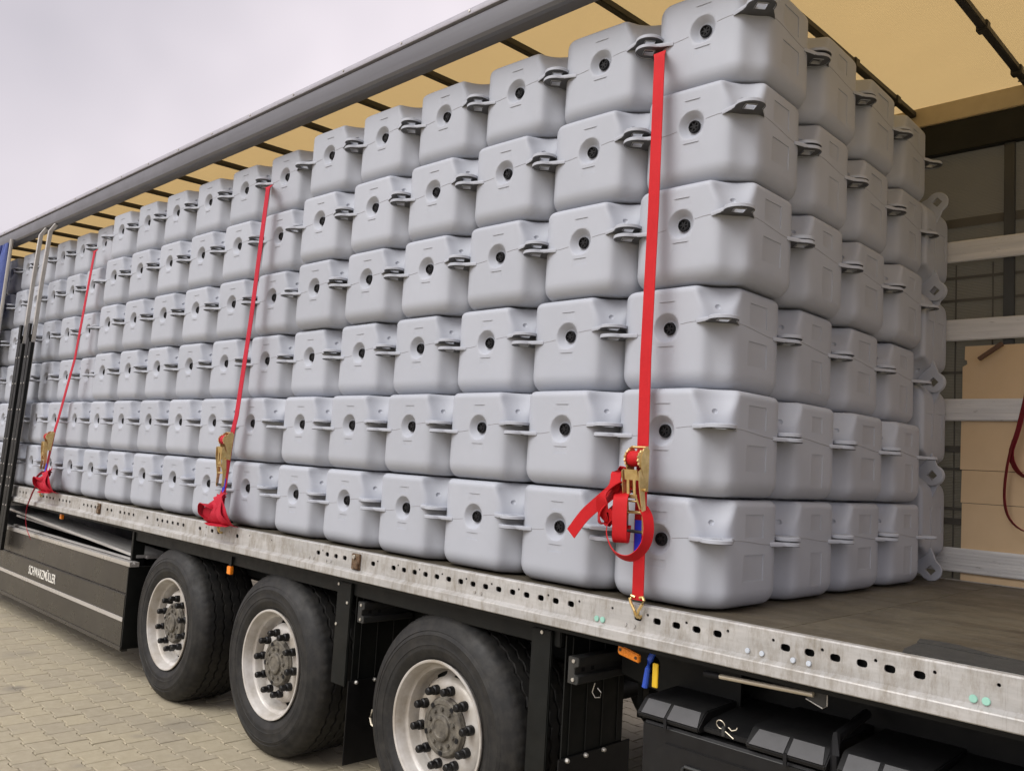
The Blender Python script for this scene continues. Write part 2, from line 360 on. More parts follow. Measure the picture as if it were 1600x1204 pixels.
# ------------------------------------------------------------------ trailer
TR = empty('semi_trailer', (-3.7, 1.22, 0))
tag(TR, 'open curtain-sided semi-trailer with galvanised side rail, yellow roof and three wheels in view', 'trailer')
class _P:  # children are laid out in deck coordinates, whatever the root's position
    pass
TOFF = Vector((3.7, -1.22, ZO))
def part(mb, name, mat, parent=None, **k):
    p = parent or TR
    base = TOFF if p is TR else Vector((0, 0, 0))
    k.setdefault('loc', tuple(base)); return mb.build(name, mat, p, **k)
XL, XR = -10.6, 2.75          # trailer front and rear ends
FZ = -.022                    # plywood floor level
# floor panels
xs = [XL, -8.2, -5.6, -3.0, -1.2, .488, XR]
for a, b in zip(xs, xs[1:]):
    part(MB().box(a + .0015, b - .0015, -.028, 2.47, FZ - .03, FZ), 'floor_panel', 'deck_ply', bevel=.001)
for a in xs[1:-1]: part(MB().box(a - .0012, a + .0012, -.026, 2.468, FZ - .03, FZ - .0012), 'joint_filler', 'sand_pale')
part(MB().box(XL, XR, -.02, 2.46, FZ - .036, FZ - .0305), 'floor_underlay', 'black_paint')
part(MB().prism([(.885, -.026), (.87, .03), (.86, .165), (.93, .172), (1.05, .150), (1.16, .158), (1.9, .152), (1.9, -.026)], FZ + .0005, FZ + .0060, 'z'), 'anti_slip_strip', 'mat_grey')
part(MB().prism([(.85, .192), (.835, .262), (.885, .275), (.95, .266), (1.06, .205), (1.2, .178), (1.12, .166), (.95, .186)], FZ + .0005, FZ + .0055, 'z'), 'anti_slip_strip', 'mat_grey')
# side rail with lashing holes
big = [-.595, -.516, -.436, -.357, -.036, .047, .128, .21, .292, .537, .617, .699, .781, .862, .945, -2.121, -2.037, -1.957, -1.878, -1.637, -1.474, -1.395, -1.315, -1.236, -1.156, -1.075, -.995, -.916, -.837, -.757, -.675,
       -3.722, -3.485, -3.319, -3.236, -2.998, -4.289, -4.122, -4.044, -3.964, -3.883, -3.804, -7.131, -7.038, -6.953, -6.55, -6.472, -6.389, -6.308, -6.23, -6.069, -5.986, -5.908, -5.826, -5.509, -5.428, -5.348, -5.264, -5.019, -4.939, -4.773, -4.692, -4.612, -4.529,
       1.27, 1.35, 1.43, 1.51, 1.75, 1.83, 1.91, 1.99]
small = [-.476, -.315, -.154, .006, .169, .331, .495, .658, .821, .986, 1.149, -.64, -.80, -.96, -1.12, -1.28, -1.44, -1.60, -2.08, 1.31, 1.47, 1.79, 1.95, -2.6, -2.85, -3.1, -3.4]
prof = [(-.026, -.0195), (-.056, -.0195), (-.060, -.024), (-.060, -.114), (-.079, -.124), (-.081, -.128), (-.081, -.160), (-.078, -.1635), (-.03, -.1635), (-.03, -.157), (-.074, -.157), (-.074, -.130), (-.054, -.119), (-.054, -.028), (-.026, -.028)]
rail = MB().prism(prof, XL, XR, 'x').mesh('side_rail', None, smooth=False)
cut = MB()
for x in big:
    z = -.066 if x < -5.2 or x > -5.2 else -.066
    L, H_ = .0165, .0115
    pts = [(x + L * math.copysign(abs(math.cos(a)) ** .6, math.cos(a)), -.067 + H_ * math.copysign(abs(math.sin(a)) ** .75, math.sin(a))) for a in [2 * math.pi * k / 14 for k in range(14)]]
    cut.prism(pts, -.075, -.045, 'y')
for x in small: cut.prism([(x + .0055 * math.cos(2 * math.pi * k / 8), -.051 + .0055 * math.sin(2 * math.pi * k / 8)) for k in range(8)], -.075, -.045, 'y')
rail2 = boolean(rail, cut.mesh('cut', None, smooth=False)); finish(rail2, 'rail_metal', True, 25); rail2.name = 'side_rail'
put('side_rail', rail2, TR, TOFF)
part(MB().box(XL, XR, -.029, -.022, -.19, -.03), 'rail_backing', 'black_paint')
part(MB().prism([(2.5 - y - .06 + .0, z) for y, z in [(p[0] + .06, p[1]) for p in prof]], XL, XR, 'x'), 'side_rail', 'rail_metal')
for x in (-.224, -.196, 1.087, 1.119): part(disc(x, -.0602, -.100, .011, .005), 'plastic_cap', 'cap_green', bevel=.0015)
for x in (.407, .458, .565, .617, 1.95, 2.0): part(disc(x, -.0602, -.1, .009, .006, 10), 'bolt_head', 'bolt_white', bevel=.0015)
for x in (-.09, -.05, -.9, -.86, -2.2, -2.16, -2.04, -2.0, -3.4, -4.1, -4.9, -5.6): part(disc(x, -.0602, -.099, .007, .004, 8), 'rivet', 'rail_metal')
for x in (-1.771, -5.177):
    l = part(MB().box(x - .035, x + .035, -.070, -.0602, -.113, -.033), 'hinge_plate', 'rust_brown', bevel=.003)
    part(disc(x - .01, -.0702, -.05, .012, .008, 12), 'hinge_pin', 'zinc_bright', l, bevel=.002)
    part(MB().box(x - .012, x + .03, -.078, -.0702, -.108, -.075), 'hinge_tongue', 'rust_brown', l, bevel=.003)
# chassis and cross members below the floor
for y in (.72, 1.70):
    part(MB().prism([(y - .07, -.08), (y + .07, -.08), (y + .07, -.1), (y + .01, -.1), (y + .01, -.48), (y + .07, -.48), (y + .07, -.5), (y - .07, -.5), (y - .07, -.48), (y - .01, -.48), (y - .01, -.1), (y - .07, -.1)], XL, XR, 'x'), 'chassis_beam', 'black_paint')
for k in range(22): part(MB().box(XL + .3 + k * .6, XL + .36 + k * .6, -.02, 2.46, -.16, -.06), 'cross_member', 'black_paint')

# roof: rails, bows, sheet
rprof = [(.03, 2.472), (-.035, 2.470), (-.052, 2.476), (-.062, 2.492), (-.066, 2.52), (-.064, 2.560), (-.056, 2.598), (-.040, 2.602), (-.040, 2.614), (-.058, 2.618), (-.06, 2.624), (-.050, 2.655), (-.036, 2.662), (.03, 2.662)]
part(MB().prism(rprof[:9] + [(.03, 2.612)], XL, XR, 'x'), 'roof_rail', 'roof_profile', angle=20)
part(MB().prism([(-.04, 2.6125)] + rprof[9:13] + [(.03, 2.664), (.03, 2.6125)], XL, XR, 'x'), 'roof_trim', 'roof_trim', angle=50)
for k in range(24):
    x = -10.2 + k * .53; part(MB().lathe([(.0005, -.006), (.006, -.005), (.007, 0), (.007, .004)], 8), 'roof_bolt', 'zinc_bright', loc=tuple(TOFF + Vector((x, -.058, 2.636))))
part(MB().box(XL, XR, 2.43, 2.50, 2.575, 2.692), 'roof_rail', 'beam_beige', bevel=.004)
part(MB().box(XL, XR, 2.44, 2.495, 2.392, 2.573), 'curtain_track', 'black_paint', bevel=.004)
BOWX = [.62 * k + .005 for k in range(-17, 5)]
for x in BOWX:
    bw = part(MB().prism([(.005, 2.600), (1.2, 2.630), (2.428, 2.640), (2.428, 2.674), (1.2, 2.664), (.005, 2.636)], x - .019, x + .019, 'x'), 'roof_bow', 'bow_dark', bevel=.004)
    bw_l = part(MB().prism([(x + .018, 2.606), (x + .05, 2.60), (x + .11, 2.622), (x + .06, 2.63), (x + .07, 2.64), (x + .018, 2.636)], .09, .13, 'y'), 'bow_clip', 'bow_dark', bw)
    for yy in (1.55, 2.12): part(MB().box(x - .026, x + .026, yy, yy + .05, 2.622, 2.672), 'bow_sleeve', 'bow_dark', bw, bevel=.004)
vs, fs = [], []
nx, ny = 300, 22
for i in range(nx + 1):
    x = XL + (XR - XL) * i / nx; ph = ((x - .005) / .62) % 1; sag = .016 * math.sin(math.pi * ph)
    for j in range(ny + 1):
        v = j / ny; y = -.035 + 2.5 * v
        vs.append((x, y, 2.664 + .034 * v + .008 * math.sin(math.pi * v) - sag * math.sin(math.pi * min(1, max(0, v))) * (.6 + .4 * math.sin(x * 3.1 + y * 2)) + .003 * math.sin(9 * x + 14 * y) * math.sin(math.pi * ph)))
fs = [(i * (ny + 1) + j, (i + 1) * (ny + 1) + j, (i + 1) * (ny + 1) + j + 1, i * (ny + 1) + j + 1) for i in range(nx) for j in range(ny)]
part(MB().add(vs, fs), 'roof_sheet', 'roof_pvc', angle=180)
part(MB().tube([(2.0, 2.38, 2.60), (1.1, 2.3, 2.61), (.75, 2.22, 2.60), (.62, 2.18, 2.605)], .004, 6), 'roof_cable', 'bow_dark')

# far side: curtain, posts, slats
cv, cf = [], []
for i in range(161):
    x = XL + (XR - XL) * i / 160
    for j in range(21): cv.append((x, 2.500 + .006 * math.sin(x * 5 + j * .4), -.10 + 2.53 * j / 20))
cf = [(i * 21 + j, (i + 1) * 21 + j, (i + 1) * 21 + j + 1, i * 21 + j + 1) for i in range(160) for j in range(20)]
part(MB().add(cv, cf), 'far_curtain', 'curtain_pvc', angle=180)
for x in (-3.4, .51, 2.6): part(MB().box(x - .027, x + .027, 2.462, 2.485, FZ, 2.42), 'wall_post', 'post_dark', bevel=.003)
for z in (2.02, 1.985): pass
part(MB().box(-1.2, XR, 2.4865, 2.490, 1.955, 2.005), 'curtain_belt', 'belt_grey')
for z in (1.66, 1.53, 1.12, .70, .58, .36, .30): part(MB().box(-1.2, XR, 2.4865, 2.4885, z - .008 - (.02 if z in (.70, .30) else 0), z + .008), 'curtain_belt', 'belt_grey')
for k in range(-6, 14): part(MB().box(.235 + .19 * k - .004, .235 + .19 * k + .004, 2.4905, 2.4925, FZ, 1.735), 'curtain_cord', 'belt_grey')
for z0, z1 in ((1.741, 1.862), (1.293, 1.413), (.846, .967), (.020, .150)):
    m_ = MB(); h = z1 - z0; pts = [(2.454, z0), (2.440, z0)]
    nr = 7 if z0 < .1 else 3
    for k in range(nr):
        a = z0 + .006 + (h - .012) * k / nr; b = z0 + .006 + (h - .012) * (k + 1) / nr; dd = .0022 if nr > 3 else .0008
        pts += [(2.436, a + .001), (2.436, b - .003), (2.436 + dd, b - .002), (2.436 + dd, b)]
    pts += [(2.440, z1), (2.454, z1)]
    part(m_.prism(pts, -1.2, XR, 'x'), 'side_slat', 'slat_metal', angle=20)
part(disc(.668, 2.484, 2.16, .075, .002, 28), 'round_sticker', 'sticker_white')
# front bulkhead and rear posts
part(MB().box(XL - .05, XL - .002, -.02, 2.46, -.1, 2.6), 'front_bulkhead', 'post_dark')
for y in (-.045, 2.40): part(MB().box(XR + .002, XR + .12, y, y + .09, -.16, 2.66), 'rear_post', 'post_dark', bevel=.006)
part(MB().box(XR + .002, XR + .12, .047, 2.398, 2.55, 2.66), 'rear_header', 'post_dark', bevel=.006)
part(MB().box(XR + .002, XR + .12, .047, 2.398, -.16, -.03), 'rear_sill', 'rail_metal', bevel=.006)

# ---- wheels
def tyre_mesh():
    n = 240; R0 = .507
    # (radius, y) from the inner bead outside round the tread to the inner side
    pr = [(.300, .000), (.312, -.010), (.345, -.024), (.352, -.0265), (.356, -.0255), (.368, -.0275), (.3695, -.0295), (.372, -.0285), (.395, -.031), (.412, -.0312), (.4135, -.0332), (.4165, -.0312), (.425, -.030), (.43, -.0260), (.4325, -.0285), (.455, -.020), (.4575, -.0165), (.478, -.006), (.492, .010), (.499, .022), (.5035, .030)]
    gro = [.078, .138, .198, .258, .316]
    tread = []
    for gy in gro: tread += [(R0, gy - .0075, gy), (R0 - .013, gy - .004, gy), (R0 - .013, gy + .004, gy), (R0, gy + .0075, gy)]
    pr2 = [(a, b, None) for a, b in pr] + [(R0 - .001, .045, None)] + tread + [(R0, .345, None), (.5, .365, None), (.47, .392, None), (.42, .41, None), (.35, .40, None), (.30, .37, None), (.28, .34, None), (.28, .03, None), (.300, .000, None)]
    vs = []
    for r, y, gy in pr2:
        for k in range(n):
            a = 2 * math.pi * k / n; yy = y; rr = r
            if gy is not None: yy += .006 * math.sin(a * 44) ** 3 * 1.3
            if gy is None and .495 < r < .5065 and y < .05 and (k % 4) == 0: rr -= .004
            vs.append((rr * math.cos(a), yy, rr * math.sin(a)))
    m = len(pr2); fs = [(i * n + k, i * n + (k + 1) % n, (i + 1) * n + (k + 1) % n, (i + 1) * n + k) for i in range(m - 1) for k in range(n)]
    return MB().add(vs, fs).mesh('tyre', 'tyre', angle=38)
T_TYRE = tyre_mesh()
rimp = [(.284, .05), (.292, .004), (.299, -.008), (.303, -.014), (.3015, -.020), (.296, -.021), (.290, -.018), (.286, -.008), (.281, .000), (.277, .030), (.271, .038), (.260, .041), (.256, .048), (.253, .088), (.248, .101), (.241, .107), (.228, .100), (.219, .080), (.208, .064), (.194, .054), (.177, .051), (.14, .051), (.118, .053)]
T_RIM = MB().lathe(rimp, 100, skip=lambda i, k: i in (15, 16) and (k % 10) < 5).mesh('wheel', 'rim_paint', angle=40)
T_DRUM = MB().lathe([(.0005, .118), (.245, .118), (.245, .30)], 40).mesh('brake_drum', 'black_paint')
hubp = [(.134, .056), (.134, .044), (.128, .038), (.126, .028), (.120, .023), (.104, .022), (.100, .025), (.062, .025), (.058, .022), (.056, .012), (.050, .008), (.040, .008), (.036, .011), (.0005, .011)]
T_HUB = MB().lathe(hubp, 60).mesh('hub', 'hub_grime', angle=35)
nutp = [(.0005, -.004), (.0125, -.004), (.0165, .000), (.0175, .006), (.018, .022), (.0155, .026), (.0155, .032), (.0215, .036), (.0225, .044), (.0225, .062)]
T_NUT = MB().lathe(nutp, 14).mesh('nut_cap', 'black_rubber', angle=35)
T_HB = MB().lathe([(.0005, -.010), (.008, -.010), (.0095, -.007), (.0095, .006)], 8).mesh('hub_bolt', 'hub_grime')
T_NOTCH = MB().prism([(-.010, -.008), (.010, -.008), (.012, .002), (.008, .010), (-.008, .010), (-.012, .002)], -.001, .001, 'y').mesh('hub_notch', 'bung_black')
T_TEXT = None
def wheel(x, y, z, rot, mirror=False, label=None, detail=True):
    w = put('wheel', T_RIM, TR, tuple(TOFF + Vector((x, y, z))), (0, rot, math.pi if mirror else 0))
    if label: w['label'] = label
    put('tyre', T_TYRE, w); put('brake_drum', T_DRUM, w)
    if detail:
        put('hub', T_HUB, w)
        for k in range(10):
            a = R(36 * k + 9); put('nut_cap', T_NUT, w, (.1675 * math.cos(a), -.010, .1675 * math.sin(a)), (random.uniform(-.06, .06), a, random.uniform(-.06, .06)))
            b = R(36 * k + 20); put('hub_bolt', T_HB, w, (.082 * math.cos(b), .024, .082 * math.sin(b)))
            if k % 2: put('hub_notch', T_NOTCH, w, (.109 * math.cos(b), .0205, .109 * math.sin(b)), (0, -b + math.pi / 2, 0))
    return w
WHX = (-1.15, -2.59, -3.93)
for i, x in enumerate(WHX):
    wheel(x, .0, -.747, R((0, 13, 29)[i]))
    wheel(x, 2.42, -.747, 0, True, detail=False)
    part(MB().tube([(x, .36, -.747), (x, 2.06, -.747)], .07, 12), 'axle', 'black_paint')

# ---- black steelwork round the wheels
part(MB().box(-4.62, -.46, .012, .05, -.262, -.166), 'fender_beam', 'black_paint', bevel=.004)
part(MB().prism([(.0, -.166), (.09, -.166), (.09, -1.02), (.0, -1.02)], -4.66, -4.625, 'x'), 'fender_post', 'black_paint', bevel=.004)
part(MB().box(-2.00, -1.875, -.006, .011, -.72, -.200), 'fender_post', 'black_paint', bevel=.004)
part(MB().box(-.605, -.495, -.006, .011, -1.05, -.200), 'fender_post', 'black_paint', bevel=.004)
for x, z in ((-1.985, -.215), (-.545, -.212), (-1.9, -.3), (-1.985, -.42)): part(disc(x, -.0062, z, .008, .005, 10), 'bolt_head', 'zinc_bright', bevel=.001)
for x, zb in ((-1.86, -1.10), (-.44, -1.12)):
    fl = part(MB().box(x, x + .006, .02, .415, -.70, -.21), 'mudguard_panel', 'black_paint')
    for k in range(4): part(MB().tube([(x + .008, .06 + .105 * k, -.22), (x + .008, .06 + .105 * k, -.68)], .0035, 6), 'panel_rib', 'black_paint', fl)
    mf_ = part(MB().box(x + .010, x + .018, -.005, .46, zb, -.685), 'mud_flap', 'black_rubber', bevel=.002)
    for k in range(3): part(MB().lathe([(.0005, .016), (.007, .014), (.010, .008), (.010, 0)], 10, 'x'), 'flap_bolt', 'zinc_bright', mf_, loc=(x + .017, .04 + .117 * k, -.695))
    # guard over the wheel, inside the beam
    part(MB().box(x + .02, x + .05, .50, .54, -.60, -.15), 'mudguard_stay', 'black_paint')
    br = part(MB().prism([(x + .02, -.285), (x + .075, -.285), (x + .075, -.292), (x + .075, -.318), (x + .055, -.325), (x + .055, -.352), (x + .075, -.358), (x + .075, -.384), (x + .068, -.390), (x + .02, -.390)], .018, .34, 'y'), 'bracket_channel', 'dark_steel', bevel=.002)
    for zz in (-.30, -.372): part(disc(x + .05, .0178, zz, .008, .006, 10), 'bolt_head', 'zinc_bright', br, bevel=.001)
    for yy in (.06, .12): part(MB().box(x + .0552, x + .0562, yy, yy + .02, -.345, -.330), 'bracket_slot', 'bung_black', br)
part(MB().tube([(-.36, .12, -.392), (-.372, .12, -.43), (-.36, .125, -.45), (-.338, .13, -.445), (-.335, .13, -.425), (-.35, .125, -.41)], .0022, 6), 'safety_clip', 'zinc_bright')
part(MB().tube([(-1.70, .05, -.80), (-1.715, .05, -.84), (-1.70, .05, -.87), (-1.68, .05, -.875)], .006, 6), 'tow_hook', 'rod_steel')
for z in (0,): pass
# control panel plate between post and storage box
cp = MB().prism([(-.32, -.19), (.22, -.19), (.22, -.44), (-.10, -.40), (-.32, -.36)], .24, .252, 'y').mesh('cp', None, smooth=False)
ct = MB().prism([(-.165 + .032 * math.cos(2 * math.pi * k / 20), -.30 + .04 * math.sin(2 * math.pi * k / 20)) for k in range(20)], .20, .3, 'y').mesh('ct', None, smooth=False)
cpm = boolean(cp, ct); finish(cpm, 'black_paint', True); put('control_plate', cpm, TR, TOFF)
lp = part(MB().prism([(-.165, -.226), (-.067, -.243), (-.067, -.212), (-.165, -.190)], -.002, .016, 'y'), 'marker_lamp', 'lamp_orange', bevel=.004)
for x, z in ((-.152, -.208), (-.08, -.226)): part(disc(x, -.0022, z, .006, .002, 10), 'lamp_screw', 'rust_brown', lp)
part(MB().box(-.148, -.142, .0, .008, -.192, -.166), 'lamp_stay', 'tag_yellow', lp)
part(MB().tube([(-.022, .03, -.195), (-.030, .018, -.225), (-.034, .012, -.255), (-.043, .012, -.325)], [.011, .012, .010, .012], 10), 'valve_lever', 'lever_blue')
part(MB().box(-.014, .010, .012, .020, -.318, -.232), 'valve_tag', 'tag_yellow', bevel=.002)
for x, z in ((-3.16, -.286), (-6.15, -.205)):
    l2 = part(MB().box(x - .022, x + .026, -.012, .011, z - .032, z + .018), 'marker_lamp', 'lamp_orange', bevel=.004)
    part(MB().box(x - .012, x + .016, -.004, .008, z + .019, z + .075), 'lamp_stay', 'black_paint', l2)
# steel rod in its clips
rd = part(MB().tube([(.265, .012, -.222), (.60, .012, -.2085)], .0085, 12), 'draw_rod', 'rod_steel')
part(MB().tube([(.205, .012, -.2245), (.214, .012, -.2242), (.25, .012, -.2227), (.2645, .012, -.2221)], [.010, .0125, .0125, .0105], 10), 'rod_grip', 'bung_black', rd)
part(MB().prism([(.575, -.165), (.64, -.165), (.64, -.238), (.628, -.246), (.575, -.232)], .022, .030, 'y'), 'rod_plate', 'dark_steel', rd, bevel=.002)
part(MB().tube([(.572, .020, -.228), (.628, .020, -.246), (.642, .020, -.236), (.642, .020, -.17)], .002, 6), 'plate_rim', 'alu_tube', rd)
part(MB().box(XL + 6.2, XR, .36, .40, -.40, -.12), 'longitudinal_brace', 'black_paint')

# ---- plastic storage boxes under the rear overhang
def storage_box(x0, w):
    x1 = x0 + w
    b = part(MB().prism([(.028, -.80), (.006, -.775), (.000, -.445), (.004, -.437), (.46, -.43), (.46, -.80)], x0 + .005, x1 - .005, 'x'), 'storage_box', 'box_plastic', bevel=.012)
    # lid with sloping front edge and a recessed latch pocket in the middle
    lid = MB().prism([(.46, -.428), (.0, -.428), (-.012, -.420), (-.014, -.408), (.030, -.366), (.045, -.358), (.46, -.345)], x0 - .01, x0 + w * .36, 'x')
    l1 = part(lid, 'lid', 'box_plastic', b, bevel=.004)
    part(MB().prism([(.46, -.428), (.0, -.428), (-.012, -.420), (-.014, -.408), (.030, -.366), (.045, -.358), (.46, -.345)], x0 + w * .62, x1 + .012, 'x'), 'lid', 'box_plastic', b, bevel=.004)
    part(MB().prism([(.46, -.428), (.04, -.428), (.016, -.420), (.016, -.405), (.07, -.385), (.46, -.350)], x0 + w * .36 + .001, x0 + w * .62 - .001, 'x'), 'latch_pocket', 'box_plastic', b, bevel=.003)
    # grey reflective patches on the slope
    a, c = Vector((0, -.0145, -.4065)), Vector((0, .0295, -.3645))
    nrm = Vector((0, -(c - a).z, (c - a).y)).normalized() * .0012
    for f0, f1, sl, sr in ((.015, .155, 0, 0), (.175, .335, 0, .02), (.64, .815, -.02, 0), (.835, .985, 0, .02)):
        p = [(x0 + w * (f0 + sl * 0), a), (x0 + w * (f1 + sr), a), (x0 + w * f1, c), (x0 + w * (f0 - sl), c)]
        vs = [Vector((x, 0, 0)) + q - nrm * .2 for x, q in p] + [Vector((x, 0, 0)) + q + nrm for x, q in p]
        part(MB().add(vs, [(3, 2, 1, 0), (4, 5, 6, 7), (0, 1, 5, 4), (1, 2, 6, 5), (2, 3, 7, 6), (3, 0, 4, 7)]), 'reflector_patch', 'reflector_grey', b)
    for f in (.165, .825): part(MB().prism([(.44, -.343), (-.017, -.405), (-.017, -.44), (-.010, -.44), (-.010, -.408), (.44, -.349)], x0 + w * f - .006, x0 + w * f + .006, 'x'), 'lid_strap', 'bung_black', b)
    fr = part(MB().prism([(x0 + .11, -.49), (x1 - .11, -.49), (x1 - .075, -.52), (x1 - .075, -.78), (x0 + .075, -.78), (x0 + .075, -.52)], -.006, .004, 'y'), 'front_panel', 'box_plastic', b, bevel=.004)
    part(MB().tube([(x0 + .19, -.010, -.60), (x0 + .19, -.012, -.555), (x0 + .20, -.013, -.548), (x1 - .20, -.013, -.548), (x1 - .19, -.012, -.555), (x1 - .19, -.010, -.60)], .006, 8), 'front_handle', 'dark_steel', b)
    part(MB().tube([(x0 + w * .165, .004, -.446), (x0 + w * .83, .004, -.446)], .0035, 6), 'lid_bead', 'dark_steel', b)
    xc = x0 + w * .45
    part(MB().tube([(xc + .016 * math.cos(q), .028 - .004 * math.sin(q), -.385 + .015 * math.sin(q)) for q in [2 * math.pi * k / 16 for k in range(16)]],   .0018, 6, closed=True), 'latch_ring', 'rod_steel', b)
    part(MB().tube([(xc + .035, .02, -.385), (xc + .05, .016, -.392), (xc + .065, .018, -.386), (xc + .068, .02, -.378)], .002, 6), 'latch_hook', 'rod_steel', b)
    part(MB().box(xc + .012, xc + .026, .012, .03, -.418, -.385), 'latch_block', 'dark_steel', b, bevel=.002)
    part(MB().tube([(xc + .026, .016, -.40), (xc + .06, .012, -.415)], .002, 6), 'latch_pin', 'rod_steel', b)
    return b
storage_box(-.045, .69); storage_box(.70, .69)
part(MB().tube([(.655, .30, -.30), (.66, .06, -.33), (.665, .03, -.38), (.668, .03, -.50), (.668, .05, -.8)], .016, 8), 'air_hose', 'bung_black')

# ---- pallet box skirt on the left, with lettering
sk = part(MB().box(XL + 1, -4.56, -.035, -.010, -.640, -.445), 'skirt_panel', 'skirt_paint', bevel=.003)
part(MB().box(XL + 1, -4.56, -.050, -.012, -1.015, -.6425), 'skirt_panel', 'skirt_paint', bevel=.006)
part(MB().box(XL + 1, -4.56, -.056, -.0505, -.836, -.806), 'skirt_strip', 'strip_silver', bevel=.001)
part(MB().prism([(-.052, -1.012), (-.055, -1.035), (-.04, -1.048), (.0, -1.048), (.0, -1.016), (-.02, -1.016)], XL + 1, -4.555, 'x'), 'skirt_lip', 'skirt_paint')
part(MB().prism([(-.046, -.444), (-.050, -.430), (-.050, -.412), (-.030, -.408), (-.030, -.424), (-.012, -.424), (-.012, -.412), (.02, -.412), (.02, -.444)], XL + 1, -4.535, 'x'), 'skirt_top_profile', 'strip_silver')
part(MB().box(XL + 1, -4.56, .02, .9, -.46, -.45), 'skirt_shelf', 'black_paint')
part(MB().box(-4.558, -4.545, -.048, .9, -1.03, -.446), 'skirt_end', 'black_paint')
tm = text_mesh('lettering', 'SCHWARZMÜLLER', .105, .0015, 'letter_white', .0012)
lt = put('lettering', tm, TR, tuple(TOFF + Vector((-6.675, -.0535, -.763))), (R(90), 0, 0))
bw_ = max(v.co.x for v in tm.vertices); lt.scale = (.69 / bw_, 1, 1)

# ---- sliding pillars at the left
for (xt, xb, zt, zb, wd) in ((-7.262, -7.545, 2.40, -.62, .05), (-6.992, -7.30, 2.41, -.62, .05)):
    def at(z): return xt + (xb - xt) * (2.40 - z) / 2.63
    pl = part(MB().ribbon([(at(2.46) + .03, -.05, 2.47), (at(2.41), -.085, 2.40), (at(1.9), -.095, 1.9), (at(1.3), -.095, 1.3), (at(.4), -.095, .4)], .042, .032, (1, 0, 0), 1), 'sliding_pillar', 'alu_tube', bevel=.004)
    part(MB().ribbon([(at(1.42) - .045, -.115, 1.42), (at(-.1) - .045, -.115, -.1), (at(-.62) - .045, -.115, -.62)], .088, .03, (1, 0, 0), 1), 'pillar_lock', 'black_paint', pl, bevel=.004)
    part(MB().ribbon([(at(1.42) + .035, -.115, 1.34), (at(-.1) + .035, -.115, -.1), (at(-.62) + .035, -.115, -.62)], .07, .03, (1, 0, 0), 1), 'pillar_lock', 'black_paint', pl, bevel=.004)
    part(MB().ribbon([(at(1.5) - .03, -.13, 1.52), (at(1.38) - .03, -.13, 1.38)], .07, .02, (1, 0, 0), 1), 'pillar_latch', 'black_paint', pl, bevel=.005)
    part(MB().ribbon([(at(.02) - .02, -.118, .02), (at(-.5) - .02, -.118, -.5)], .15, .012, (1, 0, 0), 1), 'pillar_foot', 'black_paint', pl, bevel=.002)
    for z in (1.2, .95, .70, .42, .18, .06, -.02, -.2):
        for dx in (-.045, .035): part(MB().lathe([(.0005, -.004), (.006, -.003), (.008, 0), (.008, .003)], 8), 'pillar_rivet', 'alu_tube', pl, loc=(at(z) + dx, -.132, z))

# ------------------------------------------------------------------ gathered side curtain
cvs, cfs = [], []
npl, nz_ = 64, 24
for i in range(npl + 1):
    s = i / npl
    for j in range(nz_ + 1):
        z = -.18 + 2.66 * j / nz_; k = 1 - .75 * max(0, (z - 2.2) / .28)
        x = -8.85 + .48 * s + .02 * math.sin(z * 3 + i) ; y = -.075 + k * .06 * math.sin(s * 2 * math.pi * 6 + .5 * math.sin(z * 1.3)) * (1 + .3 * math.sin(i * 1.7))
        cvs.append((x - .11 * (2.4 - z), y, z))
cfs = [(i * (nz_ + 1) + j, (i + 1) * (nz_ + 1) + j, (i + 1) * (nz_ + 1) + j + 1, i * (nz_ + 1) + j + 1) for i in range(npl) for j in range(nz_)]
CT = empty('side_curtain', (-8.4, -.08, ZO - .18))
tag(CT, 'blue side curtain gathered in pleats at the far left end of the trailer', 'curtain')
m_ = MB().add(cvs, cfs); me = m_.mesh('curtain_fabric', 'curtain_blue', angle=180)
o = put('curtain_fabric', me, CT, (8.4, .08, .18))
me.materials.append(M['curtain_white'])
for p in me.polygons:
    if p.center.z < 1.72: p.material_index = 1
MB().tube([(-8.22, -.08, 2.50), (-8.52, -.08, -.15)], .018, 8).build('curtain_pole', 'alu_tube', CT, loc=(8.4, .08, .18))

# ------------------------------------------------------------------ float cubes
H = .248
LUG_Z = {(1, -1): .258, (1, 1): .238, (-1, -1): .218, (-1, 1): .198}     # front right, back right, front left, back left
def sst(t): t = min(1, max(0, t)); return t * t * (3 - 2 * t)
def rho(th, z):
    rb, rt = .068, .026
    ins = 0; foot = z < .0075
    z = max(0, z - .008) if z < .2 else z
    if z < rb: ins = (rb - math.sqrt(max(0, rb * rb - (rb - z) ** 2))) * .82
    if z > .4 - rt: ins = rt - math.sqrt(max(0, rt * rt - (z - .4 + rt) ** 2))
    cs, sn = math.cos(th), math.sin(th); c, s = abs(cs), abs(sn); h = H - ins; p = 26
    scooped = cs * sn < 0            # front right and back left corners are cut deeper and scooped above the lug
    L = [h / max(c, 1e-4), h / max(s, 1e-4), ((.404 if scooped else .430) - 1.3 * ins) / (c + s)]
    if scooped:
        rs = .068 + .050 * sst((z - .262) / .13) + ins * .7
        b = .25 * (c + s); q = b * b - (.125 - rs * rs)
        if q > 0: L.append(b - math.sqrt(q))
    return sum(v ** -p for v in L) ** (-1 / p) - (.085 if foot else 0)
